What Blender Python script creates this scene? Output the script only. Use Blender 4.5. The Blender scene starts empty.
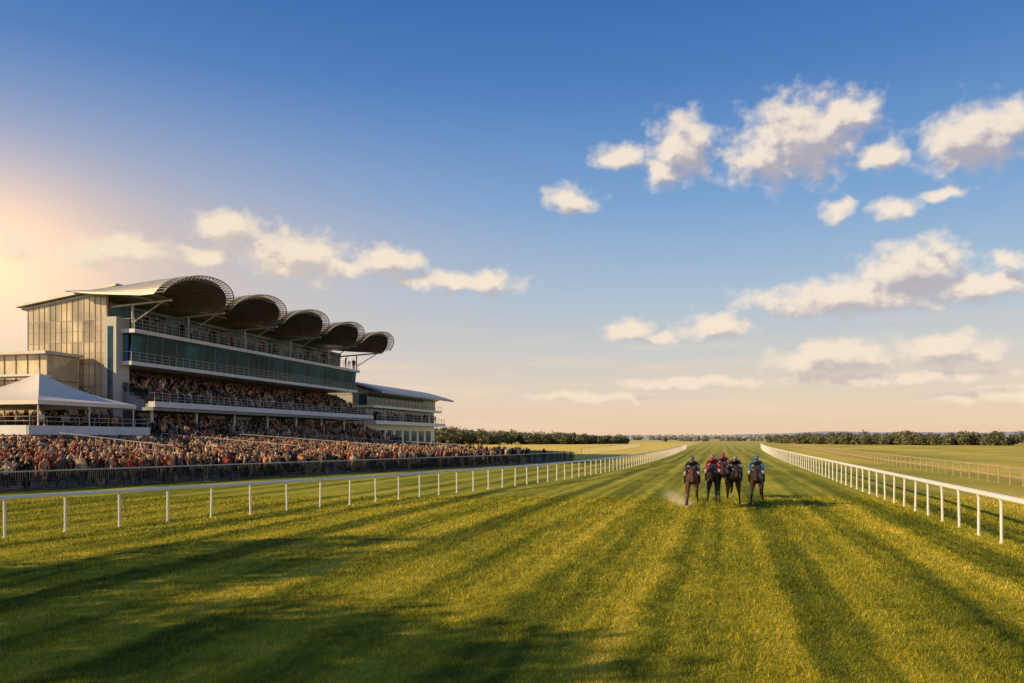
import bpy, math, random
import numpy as np
from mathutils import Vector, Matrix
random.seed(7); rng=np.random.default_rng(7)
scene=bpy.context.scene
col=scene.collection
CA,SA=math.cos(math.radians(14.8)),math.sin(math.radians(14.8))
# ------------------------------------------------------------------ node helpers
def sock(nt,inp,v):
    if v is None: return
    if isinstance(v,bpy.types.NodeSocket): nt.links.new(v,inp)
    else:
        try: inp.default_value=v
        except Exception:
            inp.default_value=(v[0],v[1],v[2],1.0) if len(v)==3 else v
def M(nt,op,a,b=None,c=None,clamp=False):
    n=nt.nodes.new('ShaderNodeMath'); n.operation=op; n.use_clamp=clamp
    sock(nt,n.inputs[0],a); sock(nt,n.inputs[1],b); sock(nt,n.inputs[2],c)
    return n.outputs[0]
def VM(nt,op,a,b=None):
    n=nt.nodes.new('ShaderNodeVectorMath'); n.operation=op
    sock(nt,n.inputs[0],a); sock(nt,n.inputs[1],b)
    return n.outputs['Value'] if op in('LENGTH','DOT_PRODUCT') else n.outputs[0]
def MIX(nt,f,a,b,mode='MIX'):
    n=nt.nodes.new('ShaderNodeMixRGB'); n.blend_type=mode
    sock(nt,n.inputs[0],f); sock(nt,n.inputs[1],a); sock(nt,n.inputs[2],b)
    return n.outputs[0]
def MR(nt,v,a,b,c=0.0,d=1.0,smooth=False):
    n=nt.nodes.new('ShaderNodeMapRange')
    if smooth: n.interpolation_type='SMOOTHSTEP'
    sock(nt,n.inputs[0],v)
    for i,x in enumerate((a,b,c,d)): n.inputs[i+1].default_value=x
    return n.outputs[0]
def NOISE(nt,vec,scale,detail=4,rough=.5):
    n=nt.nodes.new('ShaderNodeTexNoise'); sock(nt,n.inputs['Vector'],vec)
    n.inputs['Scale'].default_value=scale; n.inputs['Detail'].default_value=detail; n.inputs['Roughness'].default_value=rough
    return n.outputs[0]
def RAMP(nt,f,stops):
    n=nt.nodes.new('ShaderNodeValToRGB'); sock(nt,n.inputs[0],f)
    e=n.color_ramp.elements
    while len(e)<len(stops): e.new(.5)
    for el,(p,c) in zip(e,stops): el.position=p; el.color=(c[0],c[1],c[2],1)
    return n.outputs[0]
def newmat(name):
    m=bpy.data.materials.new(name); m.use_nodes=True
    nt=m.node_tree; b=nt.nodes['Principled BSDF']; return m,nt,b
def mat(name,c,rough=.6,metal=0.0,var=.2,scale=2.0,bump=0.0,spec=.5):
    m,nt,b=newmat(name)
    tc=nt.nodes.new('ShaderNodeTexCoord').outputs['Object']
    n=NOISE(nt,tc,scale,5,.6)
    lo=tuple(x*(1-var) for x in c); hi=tuple(min(1,x*(1+var)) for x in c)
    f=MR(nt,n,.3,.7)
    nt.links.new(MIX(nt,f,lo,hi),b.inputs['Base Color'])
    b.inputs['Roughness'].default_value=rough; b.inputs['Metallic'].default_value=metal
    b.inputs['Specular IOR Level'].default_value=spec
    if bump:
        bn=nt.nodes.new('ShaderNodeBump'); bn.inputs['Strength'].default_value=bump; bn.inputs['Distance'].default_value=.02
        nt.links.new(NOISE(nt,tc,scale*6,4),bn.inputs['Height']); nt.links.new(bn.outputs[0],b.inputs['Normal'])
    return m
# ------------------------------------------------------------------ mesh helpers
def link(ob,parent=None):
    col.objects.link(ob)
    if parent is not None:
        ob.parent=parent
        ob.matrix_parent_inverse=Matrix.Translation(-Vector(parent.location))
    return ob
def mk(name,V,F,m,parent=None,smooth=False,local=False):
    me=bpy.data.meshes.new(name); me.from_pydata([tuple(v) for v in V],[],F); me.update()
    if m: me.materials.append(m)
    if smooth: me.polygons.foreach_set('use_smooth',[True]*len(me.polygons))
    ob=bpy.data.objects.new(name,me)
    col.objects.link(ob)
    if parent is not None:
        ob.parent=parent
        if not local: ob.matrix_parent_inverse=Matrix.Translation(-Vector(parent.location))
    return ob
def empty(name,loc,label,cat,group=None):
    e=bpy.data.objects.new(name,None); e.location=loc; e.empty_display_size=.5; col.objects.link(e)
    e['label']=label; e['category']=cat
    if group: e['group']=group
    return e
def tag(o,label,cat,group=None):
    o['label']=label; o['category']=cat
    if group: o['group']=group
class Geo:
    def __init__(s): s.V=[]; s.F=[]
    def box(s,x0,x1,y0,y1,z0,z1):
        n=len(s.V)
        s.V+=[(x0,y0,z0),(x1,y0,z0),(x1,y1,z0),(x0,y1,z0),(x0,y0,z1),(x1,y0,z1),(x1,y1,z1),(x0,y1,z1)]
        s.F+=[(n,n+3,n+2,n+1),(n+4,n+5,n+6,n+7),(n,n+1,n+5,n+4),(n+1,n+2,n+6,n+5),(n+2,n+3,n+7,n+6),(n+3,n,n+4,n+7)]
        return s
    def tube(s,p,q,r,r2=None,k=6):
        p=Vector(p); q=Vector(q); r2=r if r2 is None else r2
        d=(q-p).normalized(); a=d.orthogonal().normalized(); b=d.cross(a); n=len(s.V)
        for P,R in((p,r),(q,r2)):
            for i in range(k):
                t=2*math.pi*i/k; s.V.append(tuple(P+a*R*math.cos(t)+b*R*math.sin(t)))
        for i in range(k):
            j=(i+1)%k; s.F.append((n+i,n+j,n+k+j,n+k+i))
        s.F.append(tuple(n+k-1-i for i in range(k))); s.F.append(tuple(n+k+i for i in range(k)))
        return s
    def prism(s,pts,y0,y1):  # polygon in XZ extruded in Y
        n=len(s.V); k=len(pts)
        for y in(y0,y1):
            for (x,z) in pts: s.V.append((x,y,z))
        for i in range(k):
            j=(i+1)%k; s.F.append((n+i,n+j,n+k+j,n+k+i))
        s.F.append(tuple(n+k-1-i for i in range(k))); s.F.append(tuple(n+k+i for i in range(k)))
        return s
    def make(s,name,m,parent=None,smooth=False,local=False): return mk(name,s.V,s.F,m,parent,smooth,local)
def skin(name,V,E,R,sub=1):
    me=bpy.data.meshes.new(name+'_s'); me.from_pydata(V,E,[]); ob=bpy.data.objects.new(name+'_s',me); col.objects.link(ob)
    ob.modifiers.new('s','SKIN')
    sv=me.skin_vertices[0].data
    for i,r in enumerate(R): sv[i].radius=(r,r) if not isinstance(r,tuple) else r
    for i in range(len(V)): sv[i].use_root=(i==0)
    if sub:
        ss=ob.modifiers.new('u','SUBSURF'); ss.levels=sub; ss.render_levels=sub
    dg=bpy.context.evaluated_depsgraph_get(); dg.update()
    out=bpy.data.meshes.new_from_object(ob.evaluated_get(dg)); out.name=name
    bpy.data.objects.remove(ob); bpy.data.meshes.remove(me)
    out.polygons.foreach_set('use_smooth',[True]*len(out.polygons))
    return out
# ------------------------------------------------------------------ materials
white=mat('white_paint',(.80,.75,.67),.45,0,.08,1.5)
offwhite=mat('off_white_cladding',(.70,.67,.62),.5,0,.1,.6)
greyclad=mat('grey_cladding',(.40,.39,.37),.5,.1,.15,.5)
paleclad=mat('pale_stone_cladding',(.50,.46,.41),.6,0,.12,.5)
concrete=mat('concrete',(.3,.28,.25),.85,0,.2,1.2,.2)
darkconc=mat('dark_concrete',(.09,.085,.08),.8,0,.3,.8)
steel=mat('grey_steel',(.50,.46,.40),.45,.2,.15,1)
trussm=mat('truss_steel',(.28,.24,.19),.5,.2,.2,1)
rimm=mat('rim_steel',(.62,.55,.44),.45,.2,.15,1)
darksteel=mat('dark_steel',(.04,.04,.04),.5,.4,.3,2)
roofm=mat('roof_metal',(.50,.45,.38),.5,.2,.15,.5)
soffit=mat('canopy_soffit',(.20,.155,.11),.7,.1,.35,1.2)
canvas=mat('tent_canvas',(.82,.71,.56),.7,0,.05,.6)
wood=mat('weathered_timber',(.44,.31,.18),.8,0,.3,3)
bark=mat('bark',(.09,.065,.045),.9,0,.3,4,.5)
def glassmat(name,c,rough,gx,gz,spec=.8,lo=.7,hi=1.3):
    m,nt,b=newmat(name)
    tc=nt.nodes.new('ShaderNodeTexCoord').outputs['Object']
    s=nt.nodes.new('ShaderNodeVectorMath'); s.operation='MULTIPLY'; nt.links.new(tc,s.inputs[0]); s.inputs[1].default_value=(gx,gx,gz)
    fl=VM(nt,'FLOOR',VM(nt,'ADD',s.outputs[0],(.1,.37,.318))); w=nt.nodes.new('ShaderNodeTexWhiteNoise'); nt.links.new(fl,w.inputs['Vector'])
    f=MR(nt,w.outputs['Value'],0,1,lo,hi)
    f2=MR(nt,NOISE(nt,tc,.35,3),.3,.7,.65,1.35)
    c1=MIX(nt,1.0,c,M(nt,'MULTIPLY',f,f2),'MULTIPLY')
    nt.links.new(c1,b.inputs['Base Color']); b.inputs['Roughness'].default_value=rough; b.inputs['Specular IOR Level'].default_value=spec
    return m
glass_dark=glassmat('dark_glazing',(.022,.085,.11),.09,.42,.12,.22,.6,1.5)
glass_warm=glassmat('sunlit_glazing',(.56,.43,.25),.1,.68,.4255,1.0,.7,1.3)  # golden sun glow on the panes is put into the base colour
def leafmat(name,c1,c2):
    m,nt,b=newmat(name)
    g=nt.nodes.new('ShaderNodeNewGeometry')
    w=NOISE(nt,g.outputs['Position'],.6,4,.6)
    r=nt.nodes.new('ShaderNodeAttribute'); r.attribute_name='rnd'
    f=M(nt,'ADD',MR(nt,w,.3,.7,0,.6),M(nt,'MULTIPLY',r.outputs['Fac'],.4))
    nt.links.new(MIX(nt,f,c1,c2),b.inputs['Base Color']); b.inputs['Roughness'].default_value=.7; b.inputs['Specular IOR Level'].default_value=.2
    return m
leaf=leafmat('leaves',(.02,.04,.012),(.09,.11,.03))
farleaf=leafmat('far_leaves_hazed',(.11,.12,.07),(.20,.185,.09))  # this and the next two leaf colours are paled with distance haze
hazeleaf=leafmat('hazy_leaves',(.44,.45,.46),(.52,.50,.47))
midleaf=leafmat('mid_leaves_hazed',(.24,.255,.21),(.34,.32,.23))

# grass colour group ------------------------------------------------
def grass_group():
    g=bpy.data.node_groups.new('grass_colour','ShaderNodeTree')
    g.interface.new_socket('Color',in_out='OUTPUT',socket_type='NodeSocketColor')
    nt=g; go=nt.nodes.new('NodeGroupOutput')
    P=nt.nodes.new('ShaderNodeNewGeometry').outputs['Position']
    sp=nt.nodes.new('ShaderNodeSeparateXYZ'); nt.links.new(P,sp.inputs[0]); X,Y=sp.outputs[0],sp.outputs[1]
    wob=M(nt,'MULTIPLY',M(nt,'SUBTRACT',NOISE(nt,P,.45,4,.6),.5),.9)
    XW=M(nt,'ADD',X,wob)
    cx=nt.nodes.new('ShaderNodeCombineXYZ'); nt.links.new(M(nt,'MULTIPLY',XW,1.5),cx.inputs[0]); nt.links.new(M(nt,'MULTIPLY',Y,.014),cx.inputs[1])
    s1=MR(nt,NOISE(nt,cx.outputs[0],1.0,4,.62),.34,.66)
    band=MR(nt,M(nt,'SINE',M(nt,'ADD',M(nt,'MULTIPLY',XW,2.6),.3)),-.7,.7,0,1,True)
    pstretch=VM(nt,'MULTIPLY',P,(1,.35,1))
    patch=MR(nt,NOISE(nt,pstretch,.3,6,.68),.36,.64)
    fine=MR(nt,NOISE(nt,P,1.9,7,.78),.3,.7)
    v=M(nt,'ADD',M(nt,'MULTIPLY',s1,.34),M(nt,'MULTIPLY',band,.17))
    v=M(nt,'ADD',v,M(nt,'MULTIPLY',patch,.22)); v=M(nt,'ADD',v,M(nt,'MULTIPLY',fine,.27))
    c=RAMP(nt,v,[(0.13,(.062,.09,.008)),(.39,(.20,.215,.014)),(.62,(.45,.40,.03)),(.88,(.70,.545,.08))])
    c=MIX(nt,MR(nt,Y,60,420,0,.7),c,(.60,.51,.13))  # yellow distance haze blended into the far turf colour
    dryn=MR(nt,NOISE(nt,P,.05,6,.65),.35,.65)
    cy=nt.nodes.new('ShaderNodeCombineXYZ'); nt.links.new(M(nt,'MULTIPLY',X,.05),cy.inputs[0]); nt.links.new(M(nt,'MULTIPLY',Y,.012),cy.inputs[1])
    fb=MR(nt,NOISE(nt,cy.outputs[0],1.5,3),.4,.6)
    dry=MIX(nt,M(nt,'MULTIPLY',M(nt,'ADD',dryn,fb),.5),(.36,.36,.04),(.92,.68,.12))
    dry=MIX(nt,M(nt,'MULTIPLY',fine,.3),dry,(.40,.31,.07))
    spread=M(nt,'MAXIMUM',M(nt,'SUBTRACT',Y,110),0.0)
    rm=MR(nt,M(nt,'SUBTRACT',M(nt,'ADD',X,M(nt,'MULTIPLY',wob,1.8)),M(nt,'MULTIPLY',spread,.03)),10.0,15)
    c=MIX(nt,rm,c,dry)
    edge=M(nt,'ADD',M(nt,'ADD',X,M(nt,'MULTIPLY',wob,1.5)),M(nt,'MULTIPLY',spread,.01))
    lm=M(nt,'MULTIPLY',MR(nt,edge,-12,-9.5,1,0),MR(nt,Y,95,125,0,1))
    gold=MIX(nt,fb,(1.0,.70,.12),(.88,.66,.14))
    gold=MIX(nt,MR(nt,Y,420,900,0,1),gold,(.60,.52,.2))
    c=MIX(nt,lm,c,gold)
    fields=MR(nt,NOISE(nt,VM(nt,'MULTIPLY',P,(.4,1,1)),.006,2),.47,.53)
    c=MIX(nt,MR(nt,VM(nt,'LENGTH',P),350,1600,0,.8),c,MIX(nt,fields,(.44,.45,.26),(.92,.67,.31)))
    nt.links.new(c,go.inputs[0]); return g
GG=grass_group()
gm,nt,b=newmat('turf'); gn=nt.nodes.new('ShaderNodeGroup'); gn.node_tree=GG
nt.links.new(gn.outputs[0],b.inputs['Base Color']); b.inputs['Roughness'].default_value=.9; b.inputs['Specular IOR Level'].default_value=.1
P=nt.nodes.new('ShaderNodeNewGeometry').outputs['Position']
bn=nt.nodes.new('ShaderNodeBump'); bn.inputs['Strength'].default_value=.7; bn.inputs['Distance'].default_value=.1
nt.links.new(NOISE(nt,P,6,6,.75),bn.inputs['Height']); nt.links.new(bn.outputs[0],b.inputs['Normal'])
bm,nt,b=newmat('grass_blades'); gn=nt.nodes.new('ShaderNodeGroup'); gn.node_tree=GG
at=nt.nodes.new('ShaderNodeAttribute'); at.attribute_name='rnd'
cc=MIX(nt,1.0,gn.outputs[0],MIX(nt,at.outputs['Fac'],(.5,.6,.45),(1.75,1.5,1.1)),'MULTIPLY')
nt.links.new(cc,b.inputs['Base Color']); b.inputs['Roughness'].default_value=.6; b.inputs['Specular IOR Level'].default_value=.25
tr=nt.nodes.new('ShaderNodeBsdfTranslucent'); nt.links.new(cc,tr.inputs[0]); mx=nt.nodes.new('ShaderNodeMixShader'); mx.inputs[0].default_value=.35
nt.links.new(b.outputs[0],mx.inputs[1]); nt.links.new(tr.outputs[0],mx.inputs[2]); nt.links.new(mx.outputs[0],nt.nodes['Material Output'].inputs[0])

# ------------------------------------------------------------------ ground
g=mk('ground',[(-7000,-600,0),(7000,-600,0),(7000,9000,0),(-7000,9000,0)],[(0,1,2,3)],gm); g['kind']='structure'
N=320000
d=np.exp(rng.uniform(np.log(8.3),np.log(42),N)); u=rng.uniform(-.8,.85,N)
bx=d*(CA*u-SA); by=d*(SA*u+CA)
cl=(np.sin(bx*2.1+np.sin(by*1.7)*2)+np.sin(by*2.9+bx)+np.sin(bx*5.3+by*3.1+np.sin(by*4.3)*1.5)+np.sin(by*6.7-bx*4.1))*.25
ang=rng.uniform(0,2*np.pi,N); h=rng.uniform(.02,.065,N)*(1+(d-9)/45); w=.005*(d/9)*rng.uniform(.6,1.5,N)
lean=rng.uniform(0,1.0,N); la=rng.uniform(0,2*np.pi,N)
h*=1+.5*cl
V=np.zeros((N,3,3)); V[:,0,0]=bx-np.cos(ang)*w; V[:,0,1]=by-np.sin(ang)*w; V[:,1,0]=bx+np.cos(ang)*w; V[:,1,1]=by+np.sin(ang)*w
V[:,2,0]=bx+np.cos(la)*h*lean; V[:,2,1]=by+np.sin(la)*h*lean; V[:,2,2]=h
def trimesh(name,V,m,kind=None,parent=None):
    n=len(V); me=bpy.data.meshes.new(name); me.vertices.add(n*3); me.vertices.foreach_set('co',V.reshape(-1).astype(np.float32))
    me.loops.add(n*3); me.loops.foreach_set('vertex_index',np.arange(n*3,dtype=np.int32))
    me.polygons.add(n); me.polygons.foreach_set('loop_start',np.arange(0,n*3,3,dtype=np.int32))
    me.update(calc_edges=True); me.materials.append(m)
    a=me.attributes.new('rnd','FLOAT','FACE'); a.data.foreach_set('value',rng.random(n).astype(np.float32))
    ob=bpy.data.objects.new(name,me); link(ob,parent)
    if kind: ob['kind']=kind
    return ob
gb=trimesh('grass',V,bm,'stuff'); tag(gb,'short mown racecourse turf with loose blades','grass')

# ------------------------------------------------------------------ trees
def leaves(centers,radii,n,size):
    k=len(centers); idx=rng.integers(0,k,n); c=np.array(centers)[idx]; r=np.array(radii)[idx]
    v=rng.normal(size=(n,3)); v/=np.linalg.norm(v,axis=1)[:,None]; rad=rng.uniform(.55,1.05,n)[:,None]
    p=c+v*rad*r
    T=rng.normal(size=(n,3,3))*size
    return p[:,None,:]+T
def tree(x,y,z,H,R,label,n=5000,name='tree',size=.16,seed=0):
    rr=random.Random(seed); e=empty(name,(x,y,z),label,'tree')
    G=Geo(); th=H*.38; G.tube((x,y,z),(x+.1,y,z+th*.5),H*.032,H*.025,8); G.tube((x+.1,y,z+th*.5),(x,y+.1,z+th*1.4),H*.025,H*.014,8)
    C=[];RR=[]
    for i in range(13):
        a=rr.uniform(0,6.28); q=rr.uniform(.2,.9)*R; zz=z+H*rr.uniform(.36,.86); C.append((x+q*math.cos(a),y+q*math.sin(a),zz)); s=rr.uniform(.24,.42)*R; RR.append((s,s,s*.8))
        G.tube((x,y,z+th*rr.uniform(.7,1.2)),C[-1],H*.011,H*.004,5)
    C.append((x,y,z+H*.82)); RR.append((R*.4,R*.4,H*.17))
    G.make('trunk',bark,e); trimesh('crown',leaves(C,RR,n,size),leaf,parent=e)
for i,(x,y,H,R) in enumerate([(-31,4.5,11.5,4.0),(-26,-3.5,11.5,4.6),(-29,-1,10,4.0),(-23,-5.5,10.5,4.4),(-34,-4,12,4.4)]):  # unseen trees added to cast shade over the foreground turf
    tree(x,y,0,H,R,'tall broadleaf tree out of view, added to shade the turf',seed=i,n=4800)
tree(-61.8,66.3,1.6,6.6,1.7,'small green tree between marquee and grandstand',2500,size=.12,seed=20)
tree(-64.5,64.6,1.6,5.8,1.6,'small green tree between marquee and grandstand',2500,size=.12,seed=21)

def treeline(name,label,pts,hmin,hmax,m,n_tree,per,size,wid):
    C=[];R=[]
    for i in range(n_tree):
        t=random.random()*(len(pts)-1); k=int(t); f=t-k
        p=np.array(pts[k])*(1-f)+np.array(pts[k+1])*f
        x=p[0]+random.uniform(-wid,wid); y=p[1]+random.uniform(-wid,wid); H=random.uniform(hmin,hmax)*p[2]
        for j in range(3):
            C.append((x+random.uniform(-.3,.3)*H,y+random.uniform(-.3,.3)*H,H*random.uniform(.2,.64))); s=H*random.uniform(.26,.42); R.append((s,s,s*.8))
    o=trimesh(name,leaves(C,R,n_tree*per,size),m,'stuff'); tag(o,label,'trees')
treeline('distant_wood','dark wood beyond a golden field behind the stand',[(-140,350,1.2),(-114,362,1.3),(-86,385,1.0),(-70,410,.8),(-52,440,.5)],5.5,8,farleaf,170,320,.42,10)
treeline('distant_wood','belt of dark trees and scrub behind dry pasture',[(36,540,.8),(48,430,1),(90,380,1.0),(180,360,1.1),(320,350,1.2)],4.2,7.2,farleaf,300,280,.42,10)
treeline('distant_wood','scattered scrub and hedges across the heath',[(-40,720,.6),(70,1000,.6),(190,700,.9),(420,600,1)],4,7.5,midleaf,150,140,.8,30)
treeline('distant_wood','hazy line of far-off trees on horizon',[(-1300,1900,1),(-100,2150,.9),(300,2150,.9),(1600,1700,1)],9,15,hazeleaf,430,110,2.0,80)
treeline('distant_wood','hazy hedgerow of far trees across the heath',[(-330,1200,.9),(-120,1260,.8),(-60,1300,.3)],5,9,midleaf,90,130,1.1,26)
hm=mat('hazy_hillside',(.44,.47,.50),.9,0,.1,.004)  # aerial haze is put into this pale hill colour
def hill(y,h,seed,x0=-5000,x1=5000):
    rr=random.Random(seed); ph=[rr.uniform(0,6) for _ in range(4)]
    V=[];F=[];n=120
    for i in range(n+1):
        x=x0+(x1-x0)*i/n; z=h*(.55+.25*math.sin(x*.0011+ph[0])+.15*math.sin(x*.0037+ph[1])+.05*math.sin(x*.012+ph[2]))
        V+=[(x,y-600,-1),(x,y,z),(x,y+900,-1)]
    for i in range(n):
        for k in(0,1): F.append((3*i+k,3*i+3+k,3*i+4+k,3*i+1+k))
    o=mk('hill',V,F,hm,smooth=True); o['kind']='structure'
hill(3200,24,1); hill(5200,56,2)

# ------------------------------------------------------------------ rail fences
def resample(pts,step):
    out=[]; carry=0.0
    for a,b_ in zip(pts[:-1],pts[1:]):
        a=Vector(a);b2=Vector(b_); L=(b2-a).length; t=carry
        while t<L: out.append(tuple(a.lerp(b2,t/L))); t+=step
        carry=t-L
    return out
def smoothline(pts):
    out=[]
    for i in range(len(pts)-1):
        p0=Vector(pts[max(0,i-1)]);p1=Vector(pts[i]);p2=Vector(pts[i+1]);p3=Vector(pts[min(len(pts)-1,i+2)])
        for k in range(8):
            t=k/8; out.append(tuple(.5*((2*p1)+(-p0+p2)*t+(2*p0-5*p1+4*p2-p3)*t*t+(-p0+3*p1-3*p2+p3)*t**3)))
    out.append(pts[-1]); return out
def rail_fence(label,pts,step,H,rw,rh,pr,m,pm,extra=[],name='rail_fence',group=None):
    e=empty(name,(pts[0][0],pts[0][1],0),label,'fence',group)
    V=[];F=[]
    prof=[(-rw,-rh*.5),(-rw*.8,rh*.6),(-rw*.3,rh),(rw*.3,rh),(rw*.8,rh*.6),(rw,-rh*.5),(rw*.7,-rh),(-rw*.7,-rh)]
    k=len(prof)
    def sweep(z0,sc):
        base=len(V)
        for i,p in enumerate(pts):
            a=Vector(pts[max(0,i-1)]);b2=Vector(pts[min(len(pts)-1,i+1)]); dd=(b2-a).normalized(); nn=Vector((dd.y,-dd.x))
            for (o,z) in prof: V.append((p[0]+nn.x*o*sc,p[1]+nn.y*o*sc,z0+z*sc))
        for i in range(len(pts)-1):
            for j in range(k):
                j2=(j+1)%k; F.append((base+i*k+j,base+i*k+j2,base+(i+1)*k+j2,base+(i+1)*k+j))
        F.append(tuple(base+j for j in range(k))); F.append(tuple(base+(len(pts)-1)*k+k-1-j for j in range(k)))
    sweep(H-rh,1)
    for (z,sc) in extra: sweep(z,sc)
    mk('rail',V,F,m,e,smooth=False)
    P=resample(pts,step); P.sort(key=lambda p:p[0]**2+p[1]**2)
    g=Geo(); g.tube((0,0,0),(0,0,H-rh*1.8),pr,pr,8); g.tube((0,0,H-rh*3.2),(0,0,H-rh*1.9),pr*1.0,pr*1.7,8); g.tube((0,0,0),(0,0,.05),pr*1.6,pr*1.2,8)
    first=None
    for i,p in enumerate(P[:100]):
        if first is None:
            o=g.make('post',pm,e,local=True); first=o
        else:
            o=first.copy(); col.objects.link(o)
        o.parent=e; o.matrix_parent_inverse=Matrix.Identity(4)
        o.location=(p[0]-pts[0][0],p[1]-pts[0][1],0)
        o.rotation_euler=(random.uniform(-.018,.018),random.uniform(-.018,.018),0)
    if len(P)>100:
        G=Geo()
        for p in P[100:]: G.tube((p[0],p[1],0),(p[0],p[1],H-rh*1.8),pr,pr,4)
        o=G.make('post',pm,e); o['kind']='stuff'
LR=smoothline([(-23.2,14.6),(-21.6,19.8),(-18.9,27.8),(-15.8,37.6),(-11.4,60.1),(-9.4,90),(-8.9,130),(-9.3,180),(-10.2,240)])
rail_fence('white running rail with straight posts along the turf',LR,1.85,1.3,.08,.055,.042,white,white)
RR_=smoothline([(7.9,9),(7.9,30),(7.9,80),(8.3,140),(9.6,200),(11.5,260)])
rail_fence('white running rail with straight posts beside dry pasture',RR_,2.15,1.45,.10,.075,.045,white,white)
rail_fence('low weathered timber boundary fence in dry grass',[(19,16),(18.5,60),(19,140),(24,300)],2.3,1.2,.05,.05,.045,wood,wood,[(.55,.9)])
rail_fence('pale rail fence edging the golden field',[(-26,150),(-27,200),(-30,300)],3.5,1.2,.05,.04,.05,offwhite,offwhite)

# ------------------------------------------------------------------ terrace and crowd barrier
def XF(y): return -40+.302*(y-36.7) if y<=90 else (-23.9+.2*(y-90) if y<108 else -20.3-.65*(y-108))
NS=14; RISE=1.6/NS
V=[];F=[]
Ys=[8,36.7,60,80,90,108,124,140]
rows=[]
for i in range(NS):
    for s,z in((i/NS,(i)*RISE+.02),(i/NS,(i+1)*RISE+.02)):
        rows.append((s,z))
rows.append((1,1.6+.02))
for (s,z) in rows:
    for y in Ys: V.append((XF(y)+(-52-XF(y))*s,y,z))
k=len(Ys)
for r in range(len(rows)-1):
    for j in range(k-1): F.append((r*k+j,r*k+j+1,(r+1)*k+j+1,(r+1)*k+j))
paving=mat('terrace_paving',(.30,.26,.20),.85,0,.2,.7,.2)
t=mk('terrace',V,F,paving); t['kind']='structure'
G=Geo().box(-110,-52,8,70.6,-.3,1.6); o=G.make('pavement',paving); o['kind']='structure'
G=Geo().box(-110,-52.01,126,140,-.3,1.6); o=G.make('pavement',paving); o['kind']='structure'
def crush(x0,x1,y):
    e=empty('handrail',(x0,y,0),'pale metal handrail climbing the spectator terrace','handrail','handrails on the terrace')
    G=Geo(); n=6
    def zz(x): 
        s=min(1,max(0,(x-XF(y))/(-52-XF(y)))); return .02+s*1.6
    G.tube((x0,y,zz(x0)+2.0),(x1,y,zz(x1)+2.0),.035).tube((x0,y,zz(x0)+1.5),(x1,y,zz(x1)+1.5),.03); G.make('rail',steel,e)
    for i in range(n+1):
        x=x0+(x1-x0)*i/n; Geo().tube((x,y,zz(x)),(x,y,zz(x)+2.0),.03).make('post',steel,e)
for y in(52,64,76,88): crush(XF(y)-5,-51,y)

def barrier():
    pts=[(XF(y)+.6,y) for y in(10,36.7,60,80,90,108,124,140)]
    e=empty('crowd_barrier',(pts[0][0],pts[0][1],0),'dark barrier fence with pale top rail before spectators','fence')
    G=Geo()
    for a,b_ in zip(pts[:-1],pts[1:]):
        for z,r in((1.15,.05),): G.tube((a[0],a[1],z),(b_[0],b_[1],z),r,r,6)
    G.make('rail',steel,e)
    G=Geo()
    for a,b_ in zip(pts[:-1],pts[1:]):
        for z,r in((.62,.03),(.15,.03)): G.tube((a[0],a[1],z),(b_[0],b_[1],z),r,r,6)
    G.make('lower_rail',darksteel,e)
    B=Geo()
    for p in resample(pts,.13): B.box(p[0]-.014,p[0]+.014,p[1]-.014,p[1]+.014,.1,1.1)
    B.make('infill_bars',darksteel,e)
    g=Geo().tube((0,0,0),(0,0,1.3),.045); f=None
    for p in resample(pts,2.4)[:100]:
        if f is None: f=o=g.make('post',darksteel,e,local=True)
        else: o=f.copy(); col.objects.link(o)
        o.parent=e; o.matrix_parent_inverse=Matrix.Identity(4); o.location=(p[0]-pts[0][0],p[1]-pts[0][1],0)
barrier()

# ------------------------------------------------------------------ main grandstand
Y0,Y1=71.0,125.0
gs=empty('grandstand',(-66,98,0),'large glass and steel racecourse grandstand with five scalloped canopies','building')
def zt(x): return 19.3+.133*(x+62)
Geo().box(-73.5,-66,Y0,Y1,0,16.9).make('wall',darkconc,gs)
Geo().box(-66,-61.2,Y0+.3,Y1,0,6.0).box(-66,-64.2,Y0+.3,Y1,6,10.45).make('wall',darkconc,gs)
for i in range(9): Geo().box(-61.2,-61.1,Y0+2+i*6,Y0+5.5+i*6,4.2,5.9).make('window',glass_dark,gs)
for (xa,xb,z0,z1,rail) in((-66,-59.9,14.25,14.65,1.1),(-66,-60.3,10.85,11.25,1.0),(-58.2,-57.4,6.35,6.95,.9)):
    bal=Geo().box(xa,xb,Y0,Y1,z0,z1).make('balcony',offwhite,gs)
    R=Geo(); xr=xb-.08
    for zz in(z1+rail,z1+rail*.62,z1+rail*.3): R.tube((xr,Y0,zz),(xr,Y1,zz),.024)
    R.tube((xa,Y0+.08,z1+rail),(xr,Y0+.08,z1+rail),.03)
    y=Y0+.08
    while y<Y1: R.box(xr-.018,xr+.018,y-.018,y+.018,z1,z1+rail); y+=1.2
    o=R.make('railing',steel,bal); o.matrix_parent_inverse=Matrix.Identity(4)
Geo().box(-61.0,-57.6,Y0,Y1,6.0,6.33).make('ceiling',concrete,gs)
def glazing(x,z0,z1,tilt,step,m):
    w=mk('window',[(x,Y0+.3,z0),(x,Y1-.3,z0),(x+tilt,Y1-.3,z1),(x+tilt,Y0+.3,z1)],[(0,1,2,3)],m,gs)
    f=Geo(); y=Y0+.3
    while y<Y1: f.tube((x+.03,y,z0),(x+tilt+.03,y,z1),.022,.022,4); y+=step
    f.tube((x+.03+tilt*.35,Y0+.3,z0+(z1-z0)*.35),(x+.03+tilt*.35,Y1-.3,z0+(z1-z0)*.35),.022,.022,4)
    o=f.make('frame',greyclad,w); o.matrix_parent_inverse=Matrix.Identity(4)
glazing(-60.8,11.25,14.25,.35,2.4,glass_dark)
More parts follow.
